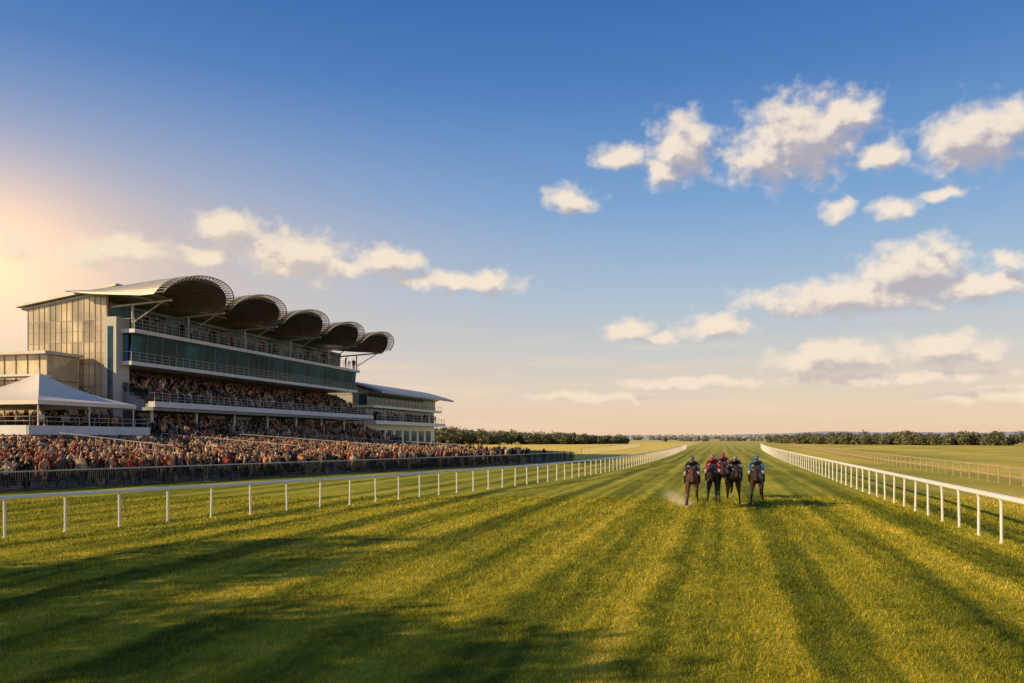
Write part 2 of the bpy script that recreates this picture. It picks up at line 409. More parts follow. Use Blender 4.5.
glazing(-63.6,14.65,17.6,.3,2.4,glass_dark)
Geo().box(-66,-61.0,Y0+.3,Y0+.5,11.25,14.25).make('wall',glass_dark,gs)
T=Geo()
for i in range(7): T.box(-58.2-(i+1)*.9,-58.2-i*.9,Y0+.2,Y1,6.33,6.75+i*.42)
T.make('seating_tier',concrete,gs)
T=Geo()
for i in range(10): T.box(-52-(i+1)*.9,-52-i*.9,Y0-.3,126,-.2,1.6+(i+1)*.24)
o=T.make('stepped_terrace',paving); tag(o,'concrete spectator steps below the grandstand','steps')
pts=[(-73.5,1.6),(-63.2,1.6),(-63.2,zt(-63.2)-.6),(-73.5,zt(-73.5)-.6)]
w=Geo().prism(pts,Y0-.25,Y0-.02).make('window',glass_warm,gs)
f=Geo()
for i in range(15):
    x=-73.5+i*.735; rr_=.035 if i%2==0 else .015; f.box(x-rr_,x+rr_,Y0-.30,Y0-.26,1.6,zt(x)-.6)
for i in range(13):
    z=1.6+i*1.175; rr_=.03 if i%2==0 else .015; f.box(-73.5,-63.2,Y0-.29,Y0-.262,z-rr_,z+rr_)
o=f.make('frame',trussm,w); o.matrix_parent_inverse=Matrix.Identity(4)
st=Geo().box(-63.1,-61.6,Y0-.7,Y0+1.2,1.6,15.9).make('stair_tower',paleclad,gs)
q=Geo().box(-62.65,-62.05,Y0-.76,Y0-.69,4.2,14.9)
o=q.make('window',glass_dark,st); o.matrix_parent_inverse=Matrix.Identity(4)
R=Geo().prism([(-74.6,zt(-74.6)-.28),(-61.5,zt(-61.5)-.28),(-61.5,zt(-61.5)-.02),(-74.6,zt(-74.6))],Y0-.9,Y1+1)
R.make('roof',roofm,gs)
R=Geo().prism([(-74.1,zt(-74.1)-.62),(-62.5,zt(-62.5)-.62),(-62.5,zt(-62.5)-.42),(-74.1,zt(-74.1)-.42)],Y0-.5,Y1+.6)
R.make('roof_beam',steel,gs)
pitch=57/5
for k in range(5):
    ya=69+k*pitch; yb=ya+pitch; yc=(ya+yb)/2; hw=pitch/2*.985
    def sp(t,s,off=0):
        th=math.pi*s; front=-55.0+2.1*math.sin(th)**.8 if s not in(0,1) else -55.0
        x=-67+(front+67)*t
        rise=.15+2.1*min(1,max(0,(t-.02)/.75))**.8; top=zt(x)+.1-1.3*max(0,t-.7)**1.2
        z=top-rise+(rise+off)*math.sin(th)**.9 if 0<s<1 else top-rise
        return Vector((x,yc-(hw+off)*math.cos(th),z))
    nt_,ns=14,30; V=[];F=[]; TM=.92
    for i in range(nt_+1):
        for j in range(ns+1): V.append(sp(i/nt_*TM,j/ns,.0))
    for i in range(nt_+1):
        for j in range(ns+1): V.append(sp(i/nt_*TM,j/ns,.06)+Vector((0,0,.02)))
    n1=(nt_+1)*(ns+1)
    for i in range(nt_):
        for j in range(ns):
            a=i*(ns+1)+j; F.append((a,a+ns+1,a+ns+2,a+1)); F.append((n1+a,n1+a+1,n1+a+ns+2,n1+a+ns+1))
    for j in range(ns):
        a=nt_*(ns+1)+j; F.append((a,n1+a,n1+a+1,a+1)); F.append((j,j+1,n1+j+1,n1+j))
    for i in range(nt_):
        for j in(0,ns):
            a=i*(ns+1)+j; F.append((a,a+ns+1,n1+a+ns+1,n1+a))
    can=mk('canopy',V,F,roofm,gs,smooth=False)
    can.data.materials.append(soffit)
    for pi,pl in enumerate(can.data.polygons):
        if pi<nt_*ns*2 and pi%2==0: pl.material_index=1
    L=Geo(); RM=Geo()
    def sq(t,s,o2):
        v=sp(t,s); c=Vector((v.x,yc,v.z-2)); dd=(c-v); 
        return v+dd.normalized()*o2
    m=28
    for j in range(m):
        s0=.02+.96*j/m; s1=.02+.96*(j+1)/m; sm=(s0+s1)/2
        RM.tube(sq(1,s0,.0),sq(1,s1,.0),.075,k=5)
        L.tube(sq(.95,s0,.5),sq(.95,s1,.5),.045,k=5)
        L.tube(sq(1,s0,.0),sq(.95,sm,.5),.03,k=4); L.tube(sq(.95,sm,.5),sq(1,s1,.0),.03,k=4)
        L.tube(sq(1,s0,.0),sq(TM,s0,.0),.035,k=4)
        for tt in range(5): L.tube(sq(.2*tt,s0,.12),sq(.2*tt+.2,s0,.12),.035,k=4)
        for tt in(.4,.7): L.tube(sq(tt,s0,.16),sq(tt,s1,.16),.05,k=4)
    L.make('canopy_truss',trussm,can).matrix_parent_inverse=Matrix.Identity(4)
    RM.make('canopy_rim',rimm,can).matrix_parent_inverse=Matrix.Identity(4)
for k in range(6):
    y=69+k*pitch; y=min(max(y,Y0+.3),Y1-.3)
    C=Geo().tube((-60.4,y,14.65),(-60.4,y,17.2),.11,k=8).tube((-60.4,y,15.3),(-56.6,y,17.4),.07,k=6).tube((-65,y,17.0),(-55.6,y,17.5),.12,k=6)
    C.make('column',steel,gs)
for k in range(8):
    y=Y0+1+k*7.4
    Geo().tube((-58.6,y,4.0),(-58.6,y,6.0),.18,k=10).make('column',offwhite,gs)
Geo().box(-66,-65.95,Y0,Y1,16.9,18.3).make('wall',darksteel,gs)

# side pavilion with glass front
pv=empty('glass_pavilion',(-80,66,1.6),'low flat-roofed glass pavilion adjoining the grandstand end','building')
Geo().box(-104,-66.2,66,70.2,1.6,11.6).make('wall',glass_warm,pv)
Geo().box(-105,-65.6,65.2,70.3,11.6,11.9).make('roof',roofm,pv)
f=Geo()
for i in range(27):
    x=-104+i*1.475
    if x<-66.3: f.box(x-.03,x+.03,65.92,65.99,1.6,11.6)
for z in(4,6.5,9): f.box(-104,-66.2,65.93,65.992,z-.03,z+.03)
for z in(4,6.5,9): f.box(-66.19,-66.12,66,70.2,z-.04,z+.04)
f.make('window_frame',trussm,pv)
Geo().box(-105,-65.2,63.6,65.6,9.2,9.4).make('awning',offwhite,pv)

# second stand
s2=empty('grandstand',(-66,152,0),'smaller white glazed stand with curved sloping roof','building')
ya,yb=131,167
Geo().box(-76,-62,ya,yb,0,5.6).make('wall',white,s2)
Geo().box(-75.5,-63.2,ya+.3,yb-.5,6.25,11.2).make('wall',greyclad,s2)
Geo().box(-76,-59.5,ya-.3,yb+.3,5.6,6.25).make('balcony',white,s2)
Geo().box(-76,-60.2,ya+.1,yb-.1,8.6,9.0).make('balcony',white,s2)
for z0,z1,x in((6.25,8.6,-61.9),(9.0,11.0,-61.6)):
    Geo().box(-63.2,x,ya+.35,yb-.6,z0,z1).make('window',glass_dark,s2)
    for i in range(18): y=ya+.4+i*1.95; Geo().box(x,x+.05,y-.03,y+.03,z0,z1).make('window_frame',steel,s2)
top=[(-77+i*19.2/10, 11.4+2.5*math.sin(math.pi*(.22+.78*i/10))**1.0) for i in range(11)]
R=[(x,z-.35) for x,z in top[::-1]]
Geo().prism(top+R,ya-1.5,yb+1).make('roof',greyclad,s2)
Geo().prism([(-75.5,11.2),(-62,10.95),(-60.5,11.5),(-66,12.9),(-75,12.2)],ya+.2,yb-.2).make('gable_wall',greyclad,s2)
f=Geo()
for i in range(19):
    y=ya+.3+i*1.98; f.box(-59.62,-59.56,y-.03,y+.03,6.25,7.2); f.box(-60.32,-60.26,y-.03,y+.03,9.0,9.9)
for z,x in((7.2,-59.59),(6.75,-59.59),(9.9,-60.29)): f.tube((x,ya,z),(x,yb,z),.035)
f.make('railing',steel,s2)
for i in range(8): Geo().box(-62,-61.93,ya+2+i*4.1,ya+4.8+i*4.1,1.9,4.6).make('window',glass_dark,s2)

# ------------------------------------------------------------------ hospitality deck and marquees
dk=empty('hospitality_deck',(-58,57,1.6),'raised white-fronted hospitality deck under marquees','deck')
Geo().box(-90,-52.3,50.4,63.6,3.3,3.62).make('floor',concrete,dk)
Geo().box(-90,-52.2,50.2,50.38,3.35,4.1).box(-52.28,-52.1,50.2,63.8,3.35,4.1).make('fascia',offwhite,dk)
f=Geo()
for i in range(9): f.box(-52.6,-52.4,50.6+i*1.6,50.8+i*1.6,1.62,3.3)
for i in range(10): f.box(-56-i*3.2,-55.8-i*3.2,50.6,50.8,1.62,3.3)
f.make('support_frame',darksteel,dk)
f=Geo()
for z in(4.45,4.8): f.tube((-52.2,50.3,z),(-52.2,63.7,z),.022).tube((-52.2,50.3,z),(-90,50.3,z),.022)
for i in range(9): f.tube((-52.2,50.4+i*1.65,4.1),(-52.2,50.4+i*1.65,4.8),.02)
f.make('railing',steel,dk)
def marquee(cx,cy,hw,zb,ze,zp,label):
    e=empty('marquee',(cx,cy,zb),label,'tent','marquees on hospitality deck')
    V=[];F=[];n=10;m=8
    for i in range(n+1):
        t=i/n; z=ze+(zp-ze)*(.55*t+.45*t**2.4); r=hw*(1-t)+.06
        for s in range(4):
            for k in range(m):
                a=-1+2*k/m; c=[(a,-1),(1,a),(-a,1),(-1,-a)][s]
                V.append((cx+c[0]*r,cy+c[1]*r,z-.2*math.sin(math.pi*t)*(1-a*a)))
    q=4*m
    for i in range(n):
        for j in range(q): F.append((i*q+j,i*q+(j+1)%q,(i+1)*q+(j+1)%q,(i+1)*q+j))
    F.append(tuple(n*q+j for j in range(q)))
    mk('canopy',V,F,canvas,e,smooth=False)
    G=Geo(); h=hw+.07
    for (x0,x1,y0,y1) in((-h,h,-h-.02,-h+.02),(-h,h,h-.02,h+.02),(-h-.02,-h+.02,-h+.025,h-.025),(h-.02,h+.02,-h+.025,h-.025)): G.box(cx+x0,cx+x1,cy+y0,cy+y1,ze-.35,ze)
    G.make('valance',canvas,e)
    for sx in(-1,0,1):
        for sy in(-1,0,1):
            if sx or sy: Geo().tube((cx+sx*(hw-.1),cy+sy*(hw-.1),zb),(cx+sx*(hw-.1),cy+sy*(hw-.1),ze-.02),.06,k=8).make('leg',white,e)
    Geo().tube((cx,cy,zp-.1),(cx,cy,zp+.5),.05,.02).make('finial',white,e)
marquee(-58,57,5.4,3.62,6.15,8.8,'cream peaked marquee with open sides on deck')
marquee(-69.2,57,5.4,3.62,6.15,8.8,'cream peaked marquee with open sides on deck')

# ------------------------------------------------------------------ crowd
cm,nt,b=newmat('clothing'); at=nt.nodes.new('ShaderNodeAttribute'); at.attribute_name='Col'
tc=nt.nodes.new('ShaderNodeTexCoord').outputs['Object']
nt.links.new(MIX(nt,1.0,at.outputs['Color'],MR(nt,NOISE(nt,tc,9,2),.3,.7,.8,1.2),'MULTIPLY'),b.inputs['Base Color']); b.inputs['Roughness'].default_value=.8; b.inputs['Specular IOR Level'].default_value=.2
def person_skel(pose):
    V=[(0,0,.95),(0,0,1.12),(0,.01,1.34),(0,0,1.47),(0,.01,1.56),(0,.012,1.66),(0,.105,1.585)]
    R=[(.15,.11),(.13,.10),(.165,.115),(.055,.055),(.075,.08),(.08,.095),.014]
    E=[(0,1),(1,2),(2,3),(3,4),(4,5),(4,6)]
    hands=[]
    for s in(-1,1):
        n=len(V)
        if pose==0: arm=[(.19*s,0,1.40),(.235*s,-.02,1.13),(.22*s,.1,.9),(.21*s,.14,.82)]
        elif pose==1: arm=[(.19*s,0,1.40),(.24*s,.14,1.2),(.10*s,.3,1.42),(.06*s,.32,1.5)]
        elif pose==2: arm=[(.19*s,0,1.40),(.25*s,.02,1.14),(.05*s,.2,1.12),(-.03*s,.21,1.14)]
        else: arm=[(.19*s,0,1.42),(.3*s,.1,1.52),(.24*s,.15,1.78),(.22*s,.16,1.87)]
        V+=arm; R+=[.065,.048,.034,.038]; E+=[(2,n),(n,n+1),(n+1,n+2),(n+2,n+3)]; hands.append(arm[3])
        n=len(V); V+=[(.095*s,0,.86),(.10*s,.02,.5),(.105*s,-.02,.09),(.11*s,.13,.045)]; R+=[.09,.06,.042,.04]
        E+=[(0,n),(n,n+1),(n+1,n+2),(n+2,n+3)]
    return V,E,R,hands
def paint(co,hands,shirt,legs,hair,sk,shirt_lo=.92):
    n=len(co); c=np.zeros((n,4),np.float32); c[:,3]=1
    z=co[:,2]; y=co[:,1]
    c[:,:3]=legs
    c[z>shirt_lo,:3]=shirt; c[z<.1,:3]=(.02,.018,.015)
    for h_ in hands:
        dd=np.linalg.norm(co-np.array(h_),axis=1); c[dd<.085,:3]=sk
    hd=(np.abs(co[:,0])<.13)&(z>1.475)&(np.abs(y)<.15); c[hd,:3]=sk
    c[hd&((z>1.68)|((y<0.0)&(z>1.5))),:3]=hair
    return c
PAL=[((.04,.03,.035),'dark plum jacket'),((.78,.58,.36),'cream shirt'),((.38,.19,.08),'tan jacket'),((.62,.25,.12),'peach dress'),((.38,.07,.03),'rust red top'),((.11,.07,.045),'brown suit'),((.018,.014,.011),'black suit'),((.15,.13,.12),'grey shirt'),((.56,.36,.17),'beige blazer'),((.07,.055,.03),'dark olive jacket')]
SK=[(.68,.36,.18),(.76,.44,.23),(.46,.23,.12),(.16,.08,.05)]; HA=[(.04,.02,.01),(.16,.075,.03),(.48,.27,.09),(.015,.012,.01),(.32,.23,.14)]
LG=[(.04,.035,.04),(.03,.025,.02),(.15,.1,.06),(.06,.05,.04)]
hi={p:skin('person_body',*person_skel(p)[:3],sub=1) for p in range(4)}
lo={p:skin('person_low',*person_skel(p)[:3],sub=0) for p in range(4)}
def getco(me):
    a=np.zeros(len(me.vertices)*3,np.float32); me.vertices.foreach_get('co',a); return a.reshape(-1,3)
templates=[]
for i in range(20):
    p=[0,1,2,0,3][i%5]; me=hi[p].copy(); me.name='person'
    sh,lab=PAL[i%10]; co=getco(me); hd=person_skel(p)[3]
    lg=sh if 'dress' in lab or 'suit' in lab else random.choice(LG)
    c=paint(co,hd,sh,lg,random.choice(HA),SK[i%3])
    a=me.color_attributes.new('Col','FLOAT_COLOR','POINT'); a.data.foreach_set('color',c.reshape(-1)); me.materials.append(cm)
    templates.append((me,'spectator in '+lab+[' watching the race',' clapping hands',' with folded arms',' with raised arms'][p]+' on the terrace'))
G=Geo(); G.tube((0,0,1.72),(0,0,1.735),.19,.18,14); G.tube((0,0,1.735),(0,0,1.83),.105,.09,12)
hatm=mat('straw_hat',(.5,.36,.2),.8)
hat_me=G.make('hat',hatm).data; bpy.data.objects.remove(bpy.data.objects['hat'])
spots=[]
y=14
while y<139:
    x=XF(y)-.15
    while x>-52:
        xf=XF(y); s=(x-xf)/(-52-xf)
        dens=.95 if y<76 else max(.0,.95-(y-76)/30)
        dens*=1-.4*max(0,math.sin(x*.9+y*.35)*math.sin(y*.6-x*.3))
        if random.random()<dens:
            px=x+random.uniform(-.42,.42); py=y+random.uniform(-.42,.42)
            if px<XF(py)-.1:
                s2=min(.999,max(0,(px-XF(py))/(-52-XF(py)))); z=.02+(int(s2*NS)+1)*RISE
                dd=-px*SA+py*CA; uu=(px*CA+py*SA)/dd
                if uu>-.72: spots.append((px,py,z,dd))
        x-=.66
    y+=.62
spots.sort(key=lambda s:s[3])
ind,mass=spots[:300],spots[300:]
for i,(x,y,z,dd) in enumerate(ind):
    me,lab=random.choice(templates)
    o=bpy.data.objects.new('person',me); col.objects.link(o); o.location=(x,y,z); o.rotation_euler=(0,random.uniform(-.03,.03),-math.pi/2+random.uniform(-1.1,1.2)); s=random.uniform(.86,1.08); o.scale=(s*random.uniform(.95,1.18),s,s)
    hat=random.random()<.2
    tag(o,lab,'person','spectators on the terrace')
    if hat:
        hh=bpy.data.objects.new('hat',hat_me); col.objects.link(hh); hh.parent=o
more=[]
for i in range(10):
    y=Y0
    while y<125.5:
        if random.random()<.76: more.append((-52.45-i*.9+random.uniform(-.2,.2),y+random.uniform(-.3,.3),1.6+(i+1)*.24))
        y+=.66
for i in range(7):
    y=Y0+.6
    while y<Y1-.5:
        if random.random()<.74: more.append((-58.65-i*.9,y+random.uniform(-.25,.25),6.75+i*.42-.38))
        y+=.62
y=Y0+.6
while y<Y1-.5:
    if random.random()<.28: more.append((-60.5,y,14.65))
    y+=.6
for i in range(60): more.append((random.uniform(-62,-53),random.uniform(51,63),3.62))
for i in range(40): more.append((-60.3+random.uniform(-.3,.3),random.uniform(131.5,164),6.25))
def crowd(name,label,pts):
    AV=[];AC=[];AL=[];off=0
    base={}
    for p in range(4):
        me=lo[p]; co=getco(me); base[p]=(co,[tuple(pl.vertices) for pl in me.polygons],person_skel(p)[3])
    for (x,y,z) in pts:
        p=random.choices([0,1,2,3],[5,2,3,1])[0]; co,fc,hd=base[p]
        sh,lab=random.choice(PAL); c=paint(co,hd,sh,random.choice(LG),random.choice(HA),random.choice(SK[:3])); c[:,:3]*=random.uniform(.6,1.2)
        a=-math.pi/2+random.uniform(-1.1,1.2); s=random.uniform(.84,1.08); ca,sa=math.cos(a)*s,math.sin(a)*s; wx=random.uniform(.95,1.25)
        w=np.empty_like(co); w[:,0]=co[:,0]*wx*ca-co[:,1]*sa+x; w[:,1]=co[:,0]*wx*sa+co[:,1]*ca+y; w[:,2]=co[:,2]*s+z
        AV.append(w); AC.append(c)
        for q in fc: AL.append([v+off for v in q])
        off+=len(co)
    me=bpy.data.meshes.new(name); V=np.concatenate(AV); C=np.concatenate(AC)
    me.vertices.add(len(V)); me.vertices.foreach_set('co',V.reshape(-1))
    tot=np.array([len(q) for q in AL],np.int32); flat=np.array([v for q in AL for v in q],np.int32)
    me.loops.add(len(flat)); me.loops.foreach_set('vertex_index',flat)
    me.polygons.add(len(tot)); st_=np.concatenate([[0],np.cumsum(tot)[:-1]]).astype(np.int32); me.polygons.foreach_set('loop_start',st_)
    me.update(calc_edges=True); me.validate()
    me.polygons.foreach_set('use_smooth',[True]*len(me.polygons))
    a=me.color_attributes.new('Col','FLOAT_COLOR','POINT'); a.data.foreach_set('color',C.reshape(-1)); me.materials.append(cm)
    o=bpy.data.objects.new(name,me); col.objects.link(o); o['kind']='stuff'; tag(o,label,'crowd')
crowd('crowd','dense crowd of racegoers on terrace and stand tiers',[s[:3] for s in mass]+more)

# ------------------------------------------------------------------ horses and jockeys
def coat(name,c1,dark):
    m,nt,b=newmat(name); tc=nt.nodes.new('ShaderNodeTexCoord').outputs['Object']
    sp=nt.nodes.new('ShaderNodeSeparateXYZ'); nt.links.new(tc,sp.inputs[0])
    f=MR(nt,M(nt,'ADD',sp.outputs[2],M(nt,'MULTIPLY',NOISE(nt,tc,5,3),.2)),.55,.95)
    c=MIX(nt,f,dark,MIX(nt,MR(nt,NOISE(nt,tc,3,4),.3,.7),c1,tuple(x*1.5 for x in c1)))
    nt.links.new(c,b.inputs['Base Color']); b.inputs['Roughness'].default_value=.45; return m
bay=coat('bay_coat',(.05,.019,.009),(.012,.01,.009)); dbay=coat('dark_bay_coat',(.025,.013,.009),(.01,.009,.008)); chest=coat('chestnut_coat',(.085,.03,.012),(.035,.016,.01))
hair=mat('horse_hair',(.015,.012,.01),.6,0,.4,8); leather=mat('saddle_leather',(.03,.02,.015),.4)
def horse_skel(ph):
    V=[];R=[];E=[]
    def add(f,x,z,r,par=None):
        V.append((x,-f,z)); R.append(r)
        if par is not None: E.append((par,len(V)-1))
        return len(V)-1
    c=add(-.05,0,1.30,(.29,.31)); a=add(-.42,0,1.38,(.27,.26),c); rump=add(-.78,0,1.38,(.25,.25),a); add(-.98,0,1.32,(.13,.15),rump)
    g=add(.32,0,1.28,(.26,.32),c); br=add(.6,0,1.28,(.2,.25),g)
    n1=add(.84,0,1.42,(.13,.19),br); n2=add(1.10,0,1.54,(.095,.15),n1); po=add(1.34,0,1.64,(.08,.115),n2)
    fh=add(1.48,0,1.58,(.095,.115),po); ch=add(1.59,0,1.46,(.075,.11),fh); na=add(1.76,0,1.30,(.058,.07),ch); mu=add(1.86,0,1.20,(.062,.06),na)
    for s in(-1,1):
        e1=add(1.38,.065*s,1.74,.03,po); add(1.39,.08*s,1.84,.008,e1)
    fr=[[(.52,1.02,.10),(.86,.72,.058),(1.12,.42,.036),(1.24,.3,.04),(1.32,.24,.05)],[(.45,1.0,.10),(.84,.84,.06),(.66,.56,.038),(.52,.56,.04),(.42,.62,.05)],[(.45,.98,.10),(.42,.6,.055),(.40,.24,.036),(.46,.12,.04),(.52,.05,.052)]]
    hd=[[(-.58,1.0,.15),(-.95,.66,.062),(-1.12,.34,.04),(-1.2,.24,.042),(-1.28,.2,.05)],[(-.5,1.0,.15),(-.74,.6,.062),(-.62,.24,.04),(-.55,.12,.042),(-.48,.05,.052)],[(-.42,1.0,.15),(-.52,.62,.062),(-.25,.32,.04),(-.16,.2,.042),(-.08,.14,.05)]]
    for s,leg in((-1,fr[ph[0]]),(1,fr[ph[1]])):
        p=add(.42,.15*s,1.16,.13,g)
        for (f,z,r) in leg: p=add(f,(.15+.05*(1.1-z))*s,z,r,p)
    for s,leg in((-1,hd[ph[2]]),(1,hd[ph[3]])):
        p=add(-.7,.14*s,1.22,.17,rump)
        for (f,z,r) in leg: p=add(f,(.155+.10*(1.1-z))*s,z,r,p)
    return V,E,R
def jockey_skel():
    V=[];R=[];E=[]
    def add(f,x,z,r,par=None):
        V.append((x,-f,z)); R.append(r)
        if par is not None: E.append((par,len(V)-1))
        return len(V)-1
    p=add(-.22,0,1.82,(.16,.13)); b1=add(.0,0,1.90,(.13,.12),p); ch=add(.26,0,1.93,(.165,.12),b1); nk=add(.42,0,1.97,.055,ch); h1=add(.50,0,2.02,(.075,.08),nk); h2=add(.52,0,2.11,(.08,.09),h1); add(.61,0,2.02,.013,h1)
    for s in(-1,1):
        sh=add(.28,.19*s,1.90,.065,ch); el=add(.40,.30*s,1.68,.048,sh); wr=add(.68,.13*s,1.60,.032,el); pm_=add(.75,.11*s,1.59,(.04,.022),wr)
        for q in range(4):
            f1=add(.795,(.11+(q-1.5)*.02)*s,1.595-.004*q,.0095,pm_); add(.80,(.105+(q-1.5)*.02)*s,1.56,.008,f1)
        add(.76,.07*s,1.585,.010,pm_)
        hp=add(-.2,.12*s,1.74,.1,p); kn=add(.24,.29*s,1.50,.07,hp); an=add(-.06,.30*s,1.13,.045,kn); add(.1,.31*s,1.07,.04,an)
    return V,E,R
jm=skin('jockey_body',*jockey_skel(),sub=2)
hm_={}
for ph in((0,1,1,0),(1,0,2,1),(1,2,0,2),(0,2,2,0)): hm_[ph]=skin('horse_body',*horse_skel(ph),sub=2)
def horse(x,y,rot,ph,coatm,hl,sc,silk,cap,cloth,jl):
    o=bpy.data.objects.new('horse',hm_[ph].copy()); o.data.materials.append(coatm); col.objects.link(o)
    o.location=(x,y,0); o.rotation_euler=(0,0,rot); o.scale=(sc,sc,sc); tag(o,hl,'horse','racehorses galloping on the turf')
    def part(name,G_or,m,smooth=True):
        return G_or.make(name,m,o,smooth,local=True)
    G=Geo()
    for i in range(26):
        t=i/25; f=.74+.62*t; z=1.60+.16*t
        G.tube((0,-f,z-.05),(random.uniform(.05,.13),-f+.1,z-.14+random.uniform(-.03,.03)),.022,.006,4); G.tube((0,-f,z-.04),(0.01,-f+.07,z+.07),.02,.005,4)
    part('mane',G,hair)
    G=Geo()
    for i in range(22):
        a=random.uniform(-.07,.07); p0=(a*.3,1.02,1.40); p1=(a,1.25,1.40+random.uniform(-.04,.04)); p2=(a*2.4,1.55+random.uniform(-.06,.06),1.25+random.uniform(-.1,.06)); p3=(a*3.4,1.75+random.uniform(-.1,.1),1.0+random.uniform(-.12,.1))
        G.tube(p0,p1,.03,.026,4).tube(p1,p2,.026,.018,4).tube(p2,p3,.018,.004,4)
    part('tail',G,hair)
    def wrap(f0,f1,r,zc,a0,z_r):
        V=[];F=[];n=14
        for f in(f0,(f0+f1)/2,f1):
            for i in range(n+1):
                a=-a0+2*a0*i/n; V.append((r*math.sin(a),-f,zc+z_r*math.cos(a)))
        for k in range(2):
            for i in range(n): q=k*(n+1)+i; F.append((q,q+1,q+n+2,q+n+1))
        return V,F
    V,F=wrap(-.35,.22,.315,1.34,1.5,.33); c=mk('saddle_cloth',V,F,mat('saddle_cloth',cloth,.8),o,True,local=True)
    V,F=wrap(-.2,.18,.33,1.36,.9,.345); mk('saddle',V,F,leather,o,True,local=True)
    G=Geo()
    for s in(-1,1):
        G.tube((.07*s,-1.77,1.30),(.09*s,-1.48,1.62),.012,k=5); G.tube((.075*s,-1.78,1.26),(.11*s,-.78,1.57),.009,k=5)
        G.tube((.29*s,-.1,1.45),(.31*s,.0,1.06),.01,k=5)
    G.tube((-.085,-1.74,1.34),(.085,-1.74,1.34),.013,k=5); G.tube((-.1,-1.52,1.64),(.1,-1.52,1.64),.013,k=5)
    part('bridle',G,leather)
    for s in(-1,1): part('eye',Geo().tube((.087*s,-1.52,1.535),(.1*s,-1.53,1.535),.02,.012,8),hair)
    me=jm.copy(); j=bpy.data.objects.new('person',me); col.objects.link(j); j.location=o.location; j.rotation_euler=o.rotation_euler; j.scale=o.scale
    tag(j,jl,'person','jockeys riding in the race')
    co=getco(me); c=np.zeros((len(co),4),np.float32); c[:,3]=1; c[:,:3]=silk
    x_,f_,z_=co[:,0],-co[:,1],co[:,2]
    c[(z_<1.80)&(f_<.0)|((z_<1.54)),:3]=(.4,.37,.33); c[(z_<1.36)&(np.abs(x_)>.15),:3]=(.015,.013,.012)
    hand=(f_>.70)&(z_<1.70); c[hand,:3]=(.4,.22,.15)
    head=(f_>.41)&(z_>1.955); c[head,:3]=(.45,.26,.18)
    stripe=(np.abs(x_)>.2)&(z_>1.68)&(z_<1.80)&(f_>.2)&(f_<.6); c[stripe,:3]=cap
    a=me.color_attributes.new('Col','FLOAT_COLOR','POINT'); a.data.foreach_set('color',c.reshape(-1)); me.materials.append(cm)
    V=[];F=[];n=14
    for i in range(6):
        t=i/5*math.pi/2
        for k in range(n): b_=2*math.pi*k/n; V.append((.108*math.cos(t)*math.cos(b_),-.515+.125*math.cos(t)*math.sin(b_),2.08+.125*math.sin(t)))
    for i in range(5):
        for k in range(n): F.append((i*n+k,i*n+(k+1)%n,(i+1)*n+(k+1)%n,(i+1)*n+k))
    V+=[(-.08,-.61,2.09),(.08,-.61,2.09),(.06,-.70,2.06),(-.06,-.70,2.06)]; q=len(V); F.append((q-4,q-3,q-2,q-1))
    mk('helmet',V,F,mat('helmet',cap,.5),j,True,local=True)
    G=Geo().box(-.065,.065,-.612,-.585,2.025,2.065); G.make('goggles',hair,j,local=True)
horse(-1.30,36.2,.04,(0,1,1,0),chest,'chestnut racehorse galloping with pale saddle cloth',1.05,(.03,.035,.07),(.10,.09,.10),(.35,.32,.26),'jockey in dark blue silks crouched over chestnut horse')
horse(-.42,38.2,-.04,(1,0,2,1),dbay,'dark bay racehorse galloping beside the others',1.07,(.25,.03,.04),(.4,.08,.14),(.06,.06,.15),'jockey in red silks crouched over dark bay horse')
horse(.02,42.6,.0,(0,2,2,0),bay,'bay racehorse galloping just behind the leaders',1.07,(.2,.05,.12),(.35,.04,.05),(.3,.3,.3),'jockey in magenta silks riding behind the leaders')
horse(.55,38.9,.05,(1,2,0,2),dbay,'dark bay racehorse galloping with dark saddle cloth',1.04,(.02,.02,.04),(.25,.23,.2),(.05,.08,.05),'jockey in black silks crouched over dark bay horse')
horse(1.5,37.8,-.06,(0,1,1,0),bay,'bay racehorse galloping on the outside',1.05,(.02,.11,.26),(.03,.14,.32),(.3,.3,.3),'jockey in bright blue silks crouched over bay horse')
dustm=mat('dust',(.8,.70,.5),.9)
n=16000; t=rng.random(n)**1.4
dp=np.stack([-1.45-rng.random(n)*.3-t*1.1+rng.normal(size=n)*.16,37.4+t*4+rng.normal(size=n)*.6,np.abs(rng.normal(size=n))*(.10+.24*t)],1)
o=trimesh('dust_cloud',dp[:,None,:]+rng.normal(size=(n,3,3))*.0065,dustm,'stuff'); tag(o,'pale dust kicked up behind galloping hooves','dust')

# ------------------------------------------------------------------ light
EL=math.radians(22.5); sd=Vector((-.822,-.569,0)).normalized()
to_sun=Vector((sd.x*math.cos(EL),sd.y*math.cos(EL),math.sin(EL)))
L=bpy.data.lights.new('sun','SUN'); L.energy=5; L.angle=math.radians(.5); L.color=(1,.76,.42)
so=bpy.data.objects.new('sun',L); so.rotation_euler=(-to_sun).to_track_quat('-Z','Y').to_euler(); so.location=(-60,-40,60); col.objects.link(so)
